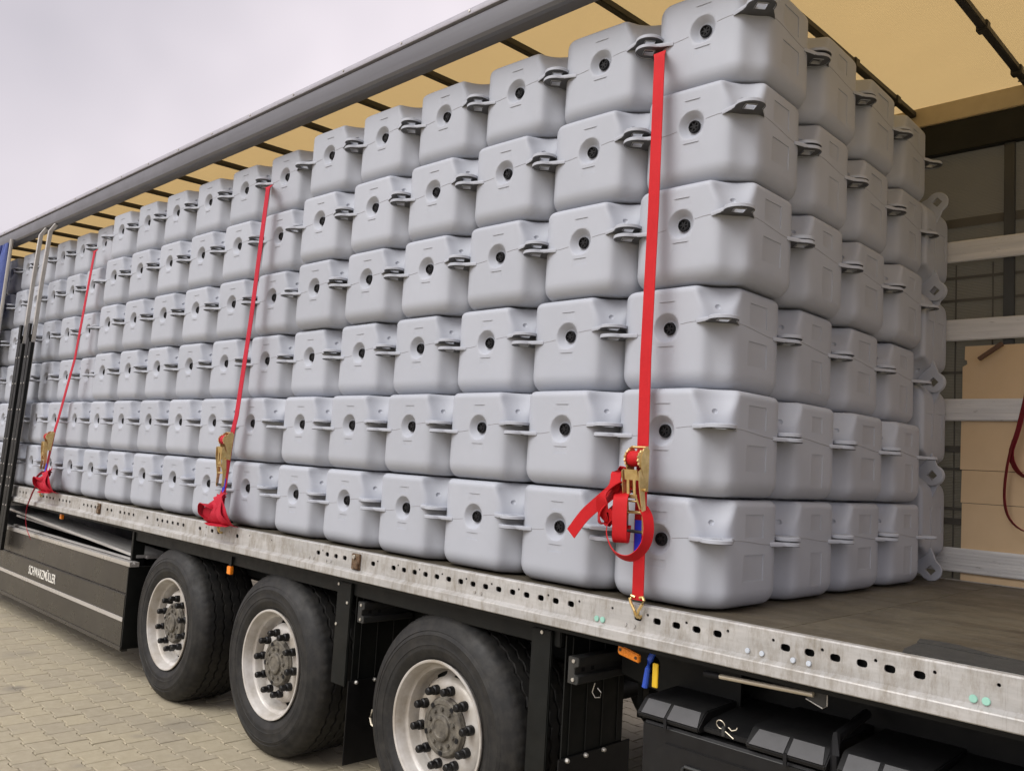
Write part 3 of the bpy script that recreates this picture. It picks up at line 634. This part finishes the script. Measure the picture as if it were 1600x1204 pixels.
def body_mesh(variant):
    nt = 184; zs = [0, .0074, .0081, .010, .014, .02, .03, .042, .052, .062, .072, .082, .10, .14, .18, .215] + [.24 + .0085 * k for k in range(16)] + [.374, .380, .385, .390, .394, .397, .3992, .4]
    # angles crowd towards the corners
    ths = []
    for k in range(nt):
        u = k / nt * 4; qd = int(u); f = u - qd; f2 = f + .055 * math.sin(2 * math.pi * f) ; ths.append((qd + f2) * math.pi / 2 )
    vs = []
    for z in zs:
        for th in ths:
            r = rho(th, z); vs.append((r * math.cos(th), r * math.sin(th), z))
    fs = [(i * nt + k, i * nt + (k + 1) % nt, (i + 1) * nt + (k + 1) % nt, (i + 1) * nt + k) for i in range(len(zs) - 1) for k in range(nt)]
    fs += [tuple(range(nt))[::-1], tuple(range((len(zs) - 1) * nt, len(zs) * nt))]
    base = MB().add(vs, fs).mesh('float_cube', None, smooth=False)
    cut = MB()
    def frus(a, b, ax):            # recessed panel: side walls fade out, top and bottom walls are steep
        q = [(0, 2, 3, 1), (4, 5, 7, 6), (0, 1, 5, 4), (2, 6, 7, 3), (0, 4, 6, 2), (1, 3, 7, 5)]
        (u0, u1, z0, z1, da), (v0, v1, y0, y1, db) = a, b
        P = [(u0, z0, da), (u1, z0, da), (u0, z1, da), (u1, z1, da), (v0, y0, db), (v1, y0, db), (v0, y1, db), (v1, y1, db)]
        cut.add([(p[0], p[2], p[1]) if ax == 'y' else (-p[2], p[0], p[1]) for p in P], q)
    def rect_y(x0, x1, z0, z1, d=.0034): m = .02 / (.02 + d); e = .011; frus((x0 - e * 5, x1 + e * 5, z0, z1, -H - .02), (x0 + e, x1 - e, z0, z1, -H + d), 'y')
    def rect_x(y0, y1, z0, z1, d=.0030): e = .010; frus((y0 - e * 6, y1, z0, z1, -H - .02), (y0 + e, y1, z0, z1, -H + d), 'x')
    rect_y(-.039, .039, .309, .342); rect_y(-.039, .039, .138, .168)
    if variant == 0: rect_x(-.055, .078, .264, .350); rect_x(-.060, .084, .107, .203)
    else: rect_x(-.035, .060, .285, .350, .0024); rect_x(-.030, .072, .060, .196, .0024)
    # conical pocket round the bung
    n = 40; pr = [(.0600, -H - .002), (.0565, -H + .001), (.0475, -H + .011), (.0375, -H + .023), (.0300, -H + .029)]
    cv = []
    for r_, y in pr: cv += [(r_ * math.cos(2 * math.pi * k / n), y, .240 + r_ * math.sin(2 * math.pi * k / n)) for k in range(n)]
    cut.add(cv, [(i * n + k, i * n + (k + 1) % n, (i + 1) * n + (k + 1) % n, (i + 1) * n + k) for i in range(len(pr) - 1) for k in range(n)] + [tuple(range(n)), tuple(range((len(pr) - 1) * n, len(pr) * n))])
    # dimples above the lugs
    for sx, sy in ((1, -1), (-1, 1)):
        if 1:
            th = math.atan2(sy, sx); r_ = rho(th, .318) + .004; C = Vector((r_ * math.cos(th), r_ * math.sin(th), .318)); sv = []; nn = 12
            for a in range(1, 6):
                for k in range(nn): sv.append(C + .0125 * Vector((math.sin(math.pi * a / 6) * math.cos(2 * math.pi * k / nn), math.sin(math.pi * a / 6) * math.sin(2 * math.pi * k / nn), math.cos(math.pi * a / 6))))
            cut.add(sv, [(a * nn + k, a * nn + (k + 1) % nn, (a + 1) * nn + (k + 1) % nn, (a + 1) * nn + k) for a in range(4) for k in range(nn)] + [tuple(range(nn)), tuple(range(4 * nn, 5 * nn))])
    me = boolean(base, cut.mesh('cut', None, smooth=False)); me.name = 'float_cube'; finish(me, 'grey_plastic', True, 50)
    return me
BODY = [body_mesh(0), body_mesh(1)]
def lug_mesh():
    n = 40; hs_ = .0195; out = []
    th_o = []
    for k in range(n):
        a = 2 * math.pi * k / n; c, s = math.cos(a), math.sin(a)
        # rounded end (+u) widening into the body (-u)
        if c > -.25: ro = .056
        else:
            f = min(1, (-c - .25) / .55); hw = .0545 + .040 * f * f
            ro = min(.100 / max(-c, 1e-3), hw / max(abs(s), 1e-3))
        ri = hs_ / max(abs(c), abs(s))
        th_o.append((c, s, ro, ri))
    rings = [(1, 0, .008), (0, .0028, .008), (0, 0, .0052), (0, 0, -.0060), (0, .0020, -.008), (0, .0045, -.008), (0, .0055, -.0045), (2, .0045, -.0045), (2, .0035, -.008), (1, 0, -.008)]
    vs = []
    for inner, ins, z in rings:
        for c, s, ro, ri in th_o:
            r_ = ro - ins if not inner else ri + (ins if inner == 2 else 0); vs.append((r_ * c, r_ * s, z))
    m = len(rings); fs = [(i * n + k, i * n + (k + 1) % n, ((i + 1) % m) * n + (k + 1) % n, ((i + 1) % m) * n + k) for i in range(m) for k in range(n)]
    me = MB().add(vs, fs).mesh('lug', 'grey_plastic', angle=40); me.materials.append(M['lug_under_shade'])
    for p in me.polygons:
        if p.normal.z < -.5: p.material_index = 1  # downward faces get the painted underside shade
    return me
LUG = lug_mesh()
def bung_mesh():
    b = MB().lathe([(.0240, .012), (.0252, .000), (.0242, -.006), (.0225, -.009), (.0195, -.009), (.0186, .000), (.0005, .002)], 26)
    for k in range(3):
        a = math.pi * k / 3; d = Vector((math.cos(a), 0, math.sin(a))); w = Vector((-math.sin(a), 0, math.cos(a))) * .0026
        p = [-d * .0188 - w, d * .0188 - w, d * .0188 + w, -d * .0188 + w]
        b.add([v + Vector((0, -.0045 - .0001 * k, 0)) for v in p] + [v + Vector((0, .001, 0)) for v in p], [(0, 1, 2, 3), (0, 1, 5, 4), (1, 2, 6, 5), (2, 3, 7, 6), (3, 0, 4, 7)])
    return b.mesh('bung', 'bung_black')
BUNG = bung_mesh()
def seam_mesh():
    n = 200; pts = []
    cor = [(R(45), LUG_Z[(1, 1)]), (R(135), LUG_Z[(-1, 1)]), (R(225), LUG_Z[(-1, -1)]), (R(315), LUG_Z[(1, -1)]), (R(405), LUG_Z[(1, 1)])]
    for k in range(n):
        th = R(45) + 2 * math.pi * k / n
        for (a, za), (b, zb) in zip(cor, cor[1:]):
            if a <= th < b + 1e-9:
                z = za + (zb - za) * sst(((th - a) / (b - a) - .14) / .72); break
        r = rho(th, z) + .0002
        # skip over the bung pocket by diving under the surface
        x, y = r * math.cos(th), r * math.sin(th)
        if y < -.2 and abs(x) < .06: r -= .03
        pts.append((r * math.cos(th), r * math.sin(th), z))
    return MB().tube(pts, .0013, 4, closed=True).mesh('seam', 'seam_plastic')
SEAM = seam_mesh()
ORD = ['bottom', 'second', 'third', 'fourth', 'fifth', 'top']
NTH = ['first', 'second', 'third', 'fourth', 'fifth', 'sixth', 'seventh', 'eighth', 'ninth', 'tenth', 'eleventh', 'twelfth', 'thirteenth', 'fourteenth', 'fifteenth', 'sixteenth', 'seventeenth', 'eighteenth', 'nineteenth', 'twentieth']
def float_cube(loc, rot, label, group, variant=0):
    o = put('float_cube', BODY[variant], None, loc, rot)
    tag(o, label, 'float cube', group)
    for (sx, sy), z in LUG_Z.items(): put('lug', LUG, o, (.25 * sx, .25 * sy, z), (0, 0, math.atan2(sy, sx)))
    put('bung', BUNG, o, (0, -H + .0245, .240)); put('seam', SEAM, o)
    return o
OFF = {'A': [(0, 0), (.002, -.007), (-.049, .06), (.004, .039), (.014, .048), (.031, .073)],
       'B': [(-.064, -.004), (-.062, 0), (-.06, .032), (-.029, .025), (-.036, .037), (-.059, .068)],
       'C': [(-.06, -.01), (-.09, -.004), (-.136, .059), (-.183, .055), (-.187, .065), (-.181, .109)]}
SL = {'A': [0, .0022, -.0005, -.0068, -.0123, -.0143], 'B': [-.0036, -.0014, -.0117, -.0134, -.0134, -.012], 'C': [-.0016, -.0023, -.0097, -.0049, -.0038, -.0101]}
NC = 18
for r in range(6):
    for c in range(NC):
        gname = 'A' if c < 6 else 'B' if c < 12 else 'C'; c0 = {'A': 0, 'B': 6, 'C': 12}[gname]
        dx, dy = OFF[gname][r]; s = SL[gname][r]
        x = -.5 * c + dx; yf = dy + s * ((c - c0) - 2.5); yaw = math.atan2(-s, .5)
        z = FZ + .4002 * r
        jit = lambda a: random.uniform(-a, a)
        loc = Vector((x - math.sin(yaw) * .25, yf + .242, z + ZO))
        float_cube(loc + Vector((jit(.0015), jit(.003), 0)), (0, 0, yaw + jit(.010)),
                   f'grey plastic float cube on the long side, {ORD[r]} layer, {NTH[c]} from the open right end', 'float cubes along the loading side', 0)
        if c == 0:
            for k in (1, 2, 3):
                p = loc + Vector((-math.sin(yaw) * .5 * k, math.cos(yaw) * .5 * k, 0))
                float_cube(p + Vector((jit(.006), jit(.003), 0)), (0, 0, yaw + jit(.011)),
                           f'grey plastic float cube on the end face, {ORD[r]} layer, {NTH[k]} back from the front corner', 'float cubes on the end face', 1 if k in (1, 3) else 0)
for i in range(4):
    float_cube(Vector((-.03, 2.452, FZ + .056 + .25 + .5 * i + ZO)), (R(90), 0, R(0)),
               f'grey plastic float cube tipped on its side against the far wall, {("lowest", "second lowest", "second highest", "highest")[i]} of four', 'float cubes tipped on their sides')

# the rest of the load, packed out of sight behind the outer cubes: one mass
lv, lf = [], []
ol = [(-.248, -.15), (-.15, -.248), (.15, -.248), (.248, -.15), (.248, .15), (.15, .248), (-.15, .248), (-.248, .15)]
for r in range(6):
    for c in range(1, NC):
        gname = 'A' if c < 6 else 'B' if c < 12 else 'C'; dx, dy = OFF[gname][r]
        for k in (1, 2, 3):
            o = len(lv)
            for zz, f in ((.0, .8), (.05, .985), (.385, .985), (.399, .94)): lv += [(-.5 * c + dx - .006 + x * f, dy + .258 + .5 * k + y * f, FZ + .4002 * r + zz) for x, y in ol]
            lf += [(o + a * 8 + i_, o + a * 8 + (i_ + 1) % 8, o + (a + 1) * 8 + (i_ + 1) % 8, o + (a + 1) * 8 + i_) for a in range(3) for i_ in range(8)] + [tuple(o + i_ for i_ in range(8))[::-1], tuple(o + 24 + i_ for i_ in range(8))]
me = bpy.data.meshes.new('inner_load'); me.from_pydata(lv, [], lf); finish(me, 'grey_plastic', True, 40)
tag(put('inner_load', me, None, (0, 0, ZO)), 'grey float cubes packed out of sight behind the outer rows', None, kind='stuff')

# ------------------------------------------------------------------ ratchet straps
def ratchet_strap(label, group, pts, top_z, mat, rz0, rz1, tail):
    """pts: (x, y, z) of the taut webbing from hook to top; ratchet between heights rz0 and rz1"""
    x_of = lambda z: next((a[0] + (b[0] - a[0]) * (z - a[2]) / (b[2] - a[2]) for a, b in zip(pts, pts[1:]) if a[2] <= z <= b[2]), pts[0][0])
    y_of = lambda z: next((a[1] + (b[1] - a[1]) * (z - a[2]) / (b[2] - a[2]) for a, b in zip(pts, pts[1:]) if a[2] <= z <= b[2]), pts[0][1])
    x0, y0, z0 = pts[0]
    root = empty('ratchet_strap', (x0, y0, z0 + ZO)); tag(root, label, 'strap', group)
    o = (-x0, -y0, -z0)
    def pt(mb, name, m, parent=None, **k): return mb.build(name, m, parent or root, loc=o if parent is None else (0, 0, 0), **k)
    pt(MB().ribbon(pts, .05, .003, (1, 0, 0), 1), 'webbing', mat)
    # lower short end is a little wider stitched piece
    L = rz1 - rz0; cx = lambda z: x_of(z); yy = min(y_of(rz0), y_of(rz1)) - .012
    sh = (x_of(rz1) - x_of(rz0)) / L
    X = lambda dx, z: x_of(z) + dx
    def plate(side, prof, t, name, mt, par=None):
        """a plate in the y-z plane at x offset side; prof = (y, z-fraction)"""
        v = []
        for dx in (side - t / 2, side + t / 2): v += [(X(dx, rz0 + L * f), yy + y, rz0 + L * f) for y, f in prof]
        n = len(prof); return pt(MB().add(v, [tuple(range(n)), tuple(range(n, 2 * n))] + [(i, (i + 1) % n, n + (i + 1) % n, n + i) for i in range(n)]), name, mt, par)
    for sd_ in (-.032, .034):
        plate(sd_, [(.005, .50), (.005, .96), (-.012, 1.0), (-.03, .97), (-.045, .88), (-.045, .78), (-.03, .68), (-.022, .52)], .0035, 'frame_plate', 'gold_zinc')
        plate(sd_ * 1.14, [(-.022, .02), (-.012, .03), (-.012, .30), (-.02, .45), (-.03, .62), (-.05, .74), (-.062, .72), (-.056, .55), (-.046, .42), (-.032, .25), (-.028, .05)], .003, 'handle_plate', 'gold_zinc')
        zc = rz0 + L * .855
        gear = [(.030 + (.005 if k % 2 else 0)) for k in range(28)]
        pt(MB().prism([(yy - .028 + g_ * math.cos(2 * math.pi * k / 28), zc + g_ * math.sin(2 * math.pi * k / 28)) for k, g_ in enumerate(gear)], X(sd_ * .9, zc) - .003, X(sd_ * .9, zc) + .003, 'x'), 'ratchet_gear', 'gold_zinc')
    zc = rz0 + L * .855
    pt(MB().lathe([(.0005, -.026), (.026, -.026), (.0275, -.02), (.0285, 0), (.0275, .02), (.026, .026), (.0005, .026)], 20, 'x'), 'webbing_roll', mat, loc=None) if False else None
    rl = MB().lathe([(.0008, -.025), (.026, -.025), (.0285, -.02), (.0295, 0), (.0285, .02), (.026, .025), (.0008, .025)], 20, 'x')
    put('webbing_roll', rl.mesh('webbing_roll', mat), root, (X(0, zc) - x0, yy - .028 - y0, zc - z0))
    def bar(f, y, r_, w, name='cross_bar', m='gold_zinc'):
        z = rz0 + L * f; pt(MB().tube([(X(-w, z), yy + y, z), (X(w, z), yy + y, z)], r_, 8), name, m)
    bar(.985, -.008, .005, .036); bar(.27, -.026, .0055, .036); bar(.06, -.018, .006, .040, 'handle_grip', 'dark_steel')
    def flat(f0, f1, y0_, y1_, w0, w1, name):
        za, zb = rz0 + L * f0, rz0 + L * f1
        v = [(X(-w0, za), yy + y0_, za), (X(w0, za), yy + y0_, za), (X(w1, zb), yy + y1_, zb), (X(-w1, zb), yy + y1_, zb)]
        v2 = [(a, b + .0025, c) for a, b, c in v]
        pt(MB().add(v + v2, [(0, 1, 2, 3), (7, 6, 5, 4), (0, 1, 5, 4), (1, 2, 6, 5), (2, 3, 7, 6), (3, 0, 4, 7)]), name, 'gold_zinc')
    flat(.62, .735, -.050, -.060, .031, .028, 'release_plate')
    for dx in (-.016, .012):
        za, zb = rz0 + L * .45, rz0 + L * .625
        pt(MB().ribbon([(X(dx, za), yy - .045, za), (X(dx, zb), yy - .050, zb)], .011, .003, (1, 0, 0), 1), 'release_tongue', 'gold_zinc')
    flat(.42, .465, -.044, -.046, .022, .022, 'release_plate')
    for s_ in (-1, 1):
        za, zb = rz0 + L * .27, rz0 + L * .43
        pt(MB().tube([(X(s_ * .031, za), yy - .027, za), (X(s_ * .020, zb), yy - .044, zb)], .0038, 6), 'spring_leg', 'gold_zinc')
    bar(.39, -.042, .0035, .022, 'spring_bar')
    za = rz0 + L * .52; pt(MB().tube([(X(.036, za), yy - .03, za), (X(.052, za), yy - .03, za)], [.007, .006], 10), 'pivot_bolt', 'gold_zinc')
    # blue label sewn on the short end
    zl1 = max(rz0 - .07, z0 + .05); zl0 = zl1 + .13
    pt(MB().ribbon([(X(-.006, zl1), y_of(zl1) - .003, zl1), (X(-.006, zl0), y_of(zl0) - .003, zl0)], .030, .0015, (1, 0, 0), 1), 'sewn_label', 'label_blue')
    # wire claw hook into the rail hole
    zt = z0 + .004
    for s_ in (-1, 1):
        pt(MB().tube([(x0 + s_ * .010, y0 - .002, zt + .006), (x0 + s_ * .026, y0 - .004, zt + .010), (x0 + s_ * .031, y0 - .006, zt), (x0 + s_ * .026, y0 - .007, zt - .014), (x0 + s_ * .008, y0 - .006, zt - .042), (x0 + s_ * .005, y0 - .004, zt - .056), (x0 + s_ * .005, y0 + .010, zt - .066), (x0 + s_ * .005, y0 + .024, zt - .06)], .0056, 8), 'claw_hook', 'gold_zinc')
    for path, wd, w in tail: pt(MB().ribbon(path, w, .0028, wd, 5), 'loose_tail', mat, angle=60)
    return root
z1 = (0, 0, 1)
ratchet_strap('bright red ratchet strap nearest the open right end, its tail looped beside the ratchet', 'ratchet straps holding the load',
    [(-.028, -.078, -.002), (-.031, -.079, .23), (-.034, -.080, .57), (-.061, -.05, .886), (-.078, -.02, 1.465), (-.109, .018, 2.11), (-.119, .032, 2.137), (-.189, .129, 2.185)], 2.1, 'red_web', .225, .555,
    [([(-.074, -.095, .446), (-.119, -.115, .46), (-.114, -.13, .429), (-.123, -.135, .388), (-.19, -.13, .337), (-.261, -.125, .281), (-.325, -.12, .209)], [(.9, 0, .3), (.9, 0, .3), (.9, 0, .3), (.8, 0, -.1), (.6, 0, -.75), (.65, 0, -.75), (.65, 0, -.75)], .05),
     ([(-.068, -.1, .409), (-.115, -.14, .372), (-.163, -.15, .315), (-.171, -.14, .267), (-.15, -.125, .269), (-.112, -.14, .319), (-.057, -.15, .369)], [(.7, -.2, -.4), (.6, -.5, -.6), (.7, -.7, -.3), (.8, -.6, 0), (.9, 0, .3), (.8, -.5, .2), (.7, -.5, -.4)], .045),
     ([(-.088, -.11, .384), (-.06, -.165, .366), (-.055, -.175, .312), (-.055, -.172, .261), (-.061, -.16, .213), (-.072, -.13, .206), (-.081, -.11, .263)], (1, .25, .05), .056),
     ([(-.07, -.10, .43), (-.10, -.15, .405), (-.135, -.168, .365), (-.15, -.155, .318), (-.128, -.14, .285), (-.10, -.15, .305)], [(.9, -.3, .3), (.8, -.5, .4), (.9, -.2, .5), (.95, .1, .1), (.8, .2, -.4), (.7, .1, -.6)], .05),
     ([(-.1, -.115, .294), (-.14, -.13, .263), (-.124, -.15, .213), (-.075, -.16, .163), (-.015, -.155, .152), (.031, -.145, .188), (.042, -.13, .241), (.026, -.115, .3), (-.009, -.1, .338)], [(.4, -.9, .1), (.62, -.75, .1), (.5, -.75, .4), (.25, -.85, .5), (0, -.88, .5), (-.2, -.95, .3), (-.3, -.95, .1), (-.3, -.9, 0), (-.3, -.9, 0)], .045)])
def heap(x, y, z, sc):
    """webbing folded into a fan on the rail"""
    out = []
    for k, (dx, h, w) in enumerate([(-.11, .13, .10), (-.05, .16, .09), (.03, .165, .10), (.10, .14, .10), (.14, .10, .08)]):
        out.append(([(x + .01, y - .02 - .008 * k, z + .19), (x + dx * .35, y - .035 - .008 * k, z + .15), (x + dx * .8, y - .055 - .006 * k, z + .08), (x + dx, y - .045, z + .025), (x + dx * .9, y - .01, z + .012)], [(1, .1 * k, 0), (1, -.2, 0), (1, .3 * (-1) ** k, .2 * (-1) ** k), (1, .1, 0), (1, 0, 0)], w * sc))
    out.append(([(x - .13, y - .03, z + .03), (x - .165, y - .07, z + .075), (x - .13, y - .085, z + .125), (x - .07, y - .07, z + .12), (x - .03, y - .05, z + .09)], [(.2, -.9, .3), (.3, -.9, -.2), (.5, -.8, .3), (.4, -.8, -.3), (.5, -.7, .5)], .055 * sc))
    out.append(([(x - .15, y - .02, z + .012), (x, y - .065, z + .010), (x + .13, y - .03, z + .014)], (0, 1, .15), .06 * sc))
    return out
ratchet_strap('red ratchet strap in the middle of the load with its tail bunched on the rail', 'ratchet straps holding the load',
    [(-3.19, -.078, -.004), (-3.172, -.080, .20), (-3.125, -.081, .56), (-3.108, -.074, .66), (-3.097, -.04, 1.262), (-3.099, 0, 2.12), (-3.106, .012, 2.14), (-3.225, .069, 2.17)], 2.1, 'red_web_far', .21, .555, heap(-3.145, -.075, -.022, 1))
ratchet_strap('red ratchet strap farthest left, its loose end hanging below the rail', 'ratchet straps holding the load',
    [(-6.50, -.078, -.004), (-6.43, -.080, .15), (-6.30, -.081, .52), (-6.265, -.074, .62), (-6.118, -.04, 1.15), (-6.029, 0, 2.09), (-6.036, .010, 2.11), (-6.168, .048, 2.13)], 2.1, 'red_web_far', .165, .51,
    heap(-6.22, -.085, -.022, 1.2) + [([(-6.44, -.085, .16), (-6.53, -.11, .10), (-6.50, -.12, .04), (-6.58, -.125, -.06), (-6.66, -.13, -.20), (-6.62, -.13, -.34), (-6.50, -.125, -.43)], [(.8, -.3, .3)] * 7, .05)])

# ------------------------------------------------------------------ loose boards in the pallet box
for i, (xa, xb, za, zb, y, lab) in enumerate(((-7.9, -4.62, -.275, -.392, .03, 'long worn aluminium board lying aslant on top in the rack'), (-7.7, -4.60, -.345, -.398, .10, 'flat aluminium board under the slanting one in the rack'), (-7.4, -4.64, -.405, -.408, -.006, 'narrow aluminium board at the front edge of the rack'))):
    w = (.26, .22, .03)[i]; t_ = .022 if i < 2 else .012
    b = MB().prism([(xa, za), (xb, zb), (xb, zb + t_), (xa, za + t_)], y, y + w, 'y').build('aluminium_board', 'board_alu', None, bevel=.002)
    tag(b, lab, 'board', 'loose boards in the pallet rack')

# ------------------------------------------------------------------ things by the far wall
cb = empty('cardboard_sheet', (.9, 2.468, ZO + FZ))
tag(cb, 'large sheet of brown cardboard standing behind the aluminium slats', 'cardboard')
for z0, z1_, xl in ((FZ, .395, .285), (.398, .575, .283), (.578, .90, .278), (.902, 1.262, .285)):
    pts = [(xl, z0), (1.72, z0), (1.72, z1_), (xl + .004, z1_)] if z1_ < 1 else [(xl, z0), (1.72, z0), (1.72, z1_), (xl + .012, z1_), (xl + .010, z1_ - .075), (xl + .022, z1_ - .08), (xl + .024, z1_ - .10), (xl, z1_ - .115)]
    MB().prism(pts, 2.4555, 2.460 if z0 < .5 else 2.461, 'y').build('cardboard_panel', 'cardboard', cb, loc=(-.9, -2.468, -FZ))
st_ = MB().prism([(.372, 1.188), (.386, 1.172), (.502, 1.252), (.490, 1.272)], 2.40, 2.425, 'y').build('wooden_bar', 'wood_brown', None, bevel=.003)
tag(st_, 'short brown wooden bar leaning above the cardboard sheet', 'bar')
hs2 = empty('hanging_strap', (.62, 2.39, ZO + 1.0)); tag(hs2, 'dark red webbing loop hanging in front of the cardboard', 'strap')
MB().ribbon([(.66, 2.38, 1.30), (.635, 2.37, 1.05), (.585, 2.37, .80), (.55, 2.375, .66), (.60, 2.38, .56), (.72, 2.385, .53)], .045, .003, [(.7, -.7, 0)] * 6).build('webbing', 'maroon_web', hs2, loc=(-.62, -2.39, -1.0))
MB().ribbon([(.56, 2.372, .74), (.532, 2.372, .60), (.520, 2.372, .44), (.545, 2.374, .33), (.62, 2.378, .27), (.75, 2.38, .26)], .03, .003, [(.6, -.8, 0)] * 6).build('webbing', 'maroon_web', hs2, loc=(-.62, -2.39, -1.0))
MB().tube([(.64, 2.39, 1.30), (.70, 2.42, 1.31)], .006, 8).build('strap_hook', 'zinc_bright', hs2, loc=(-.62, -2.39, -1.0))
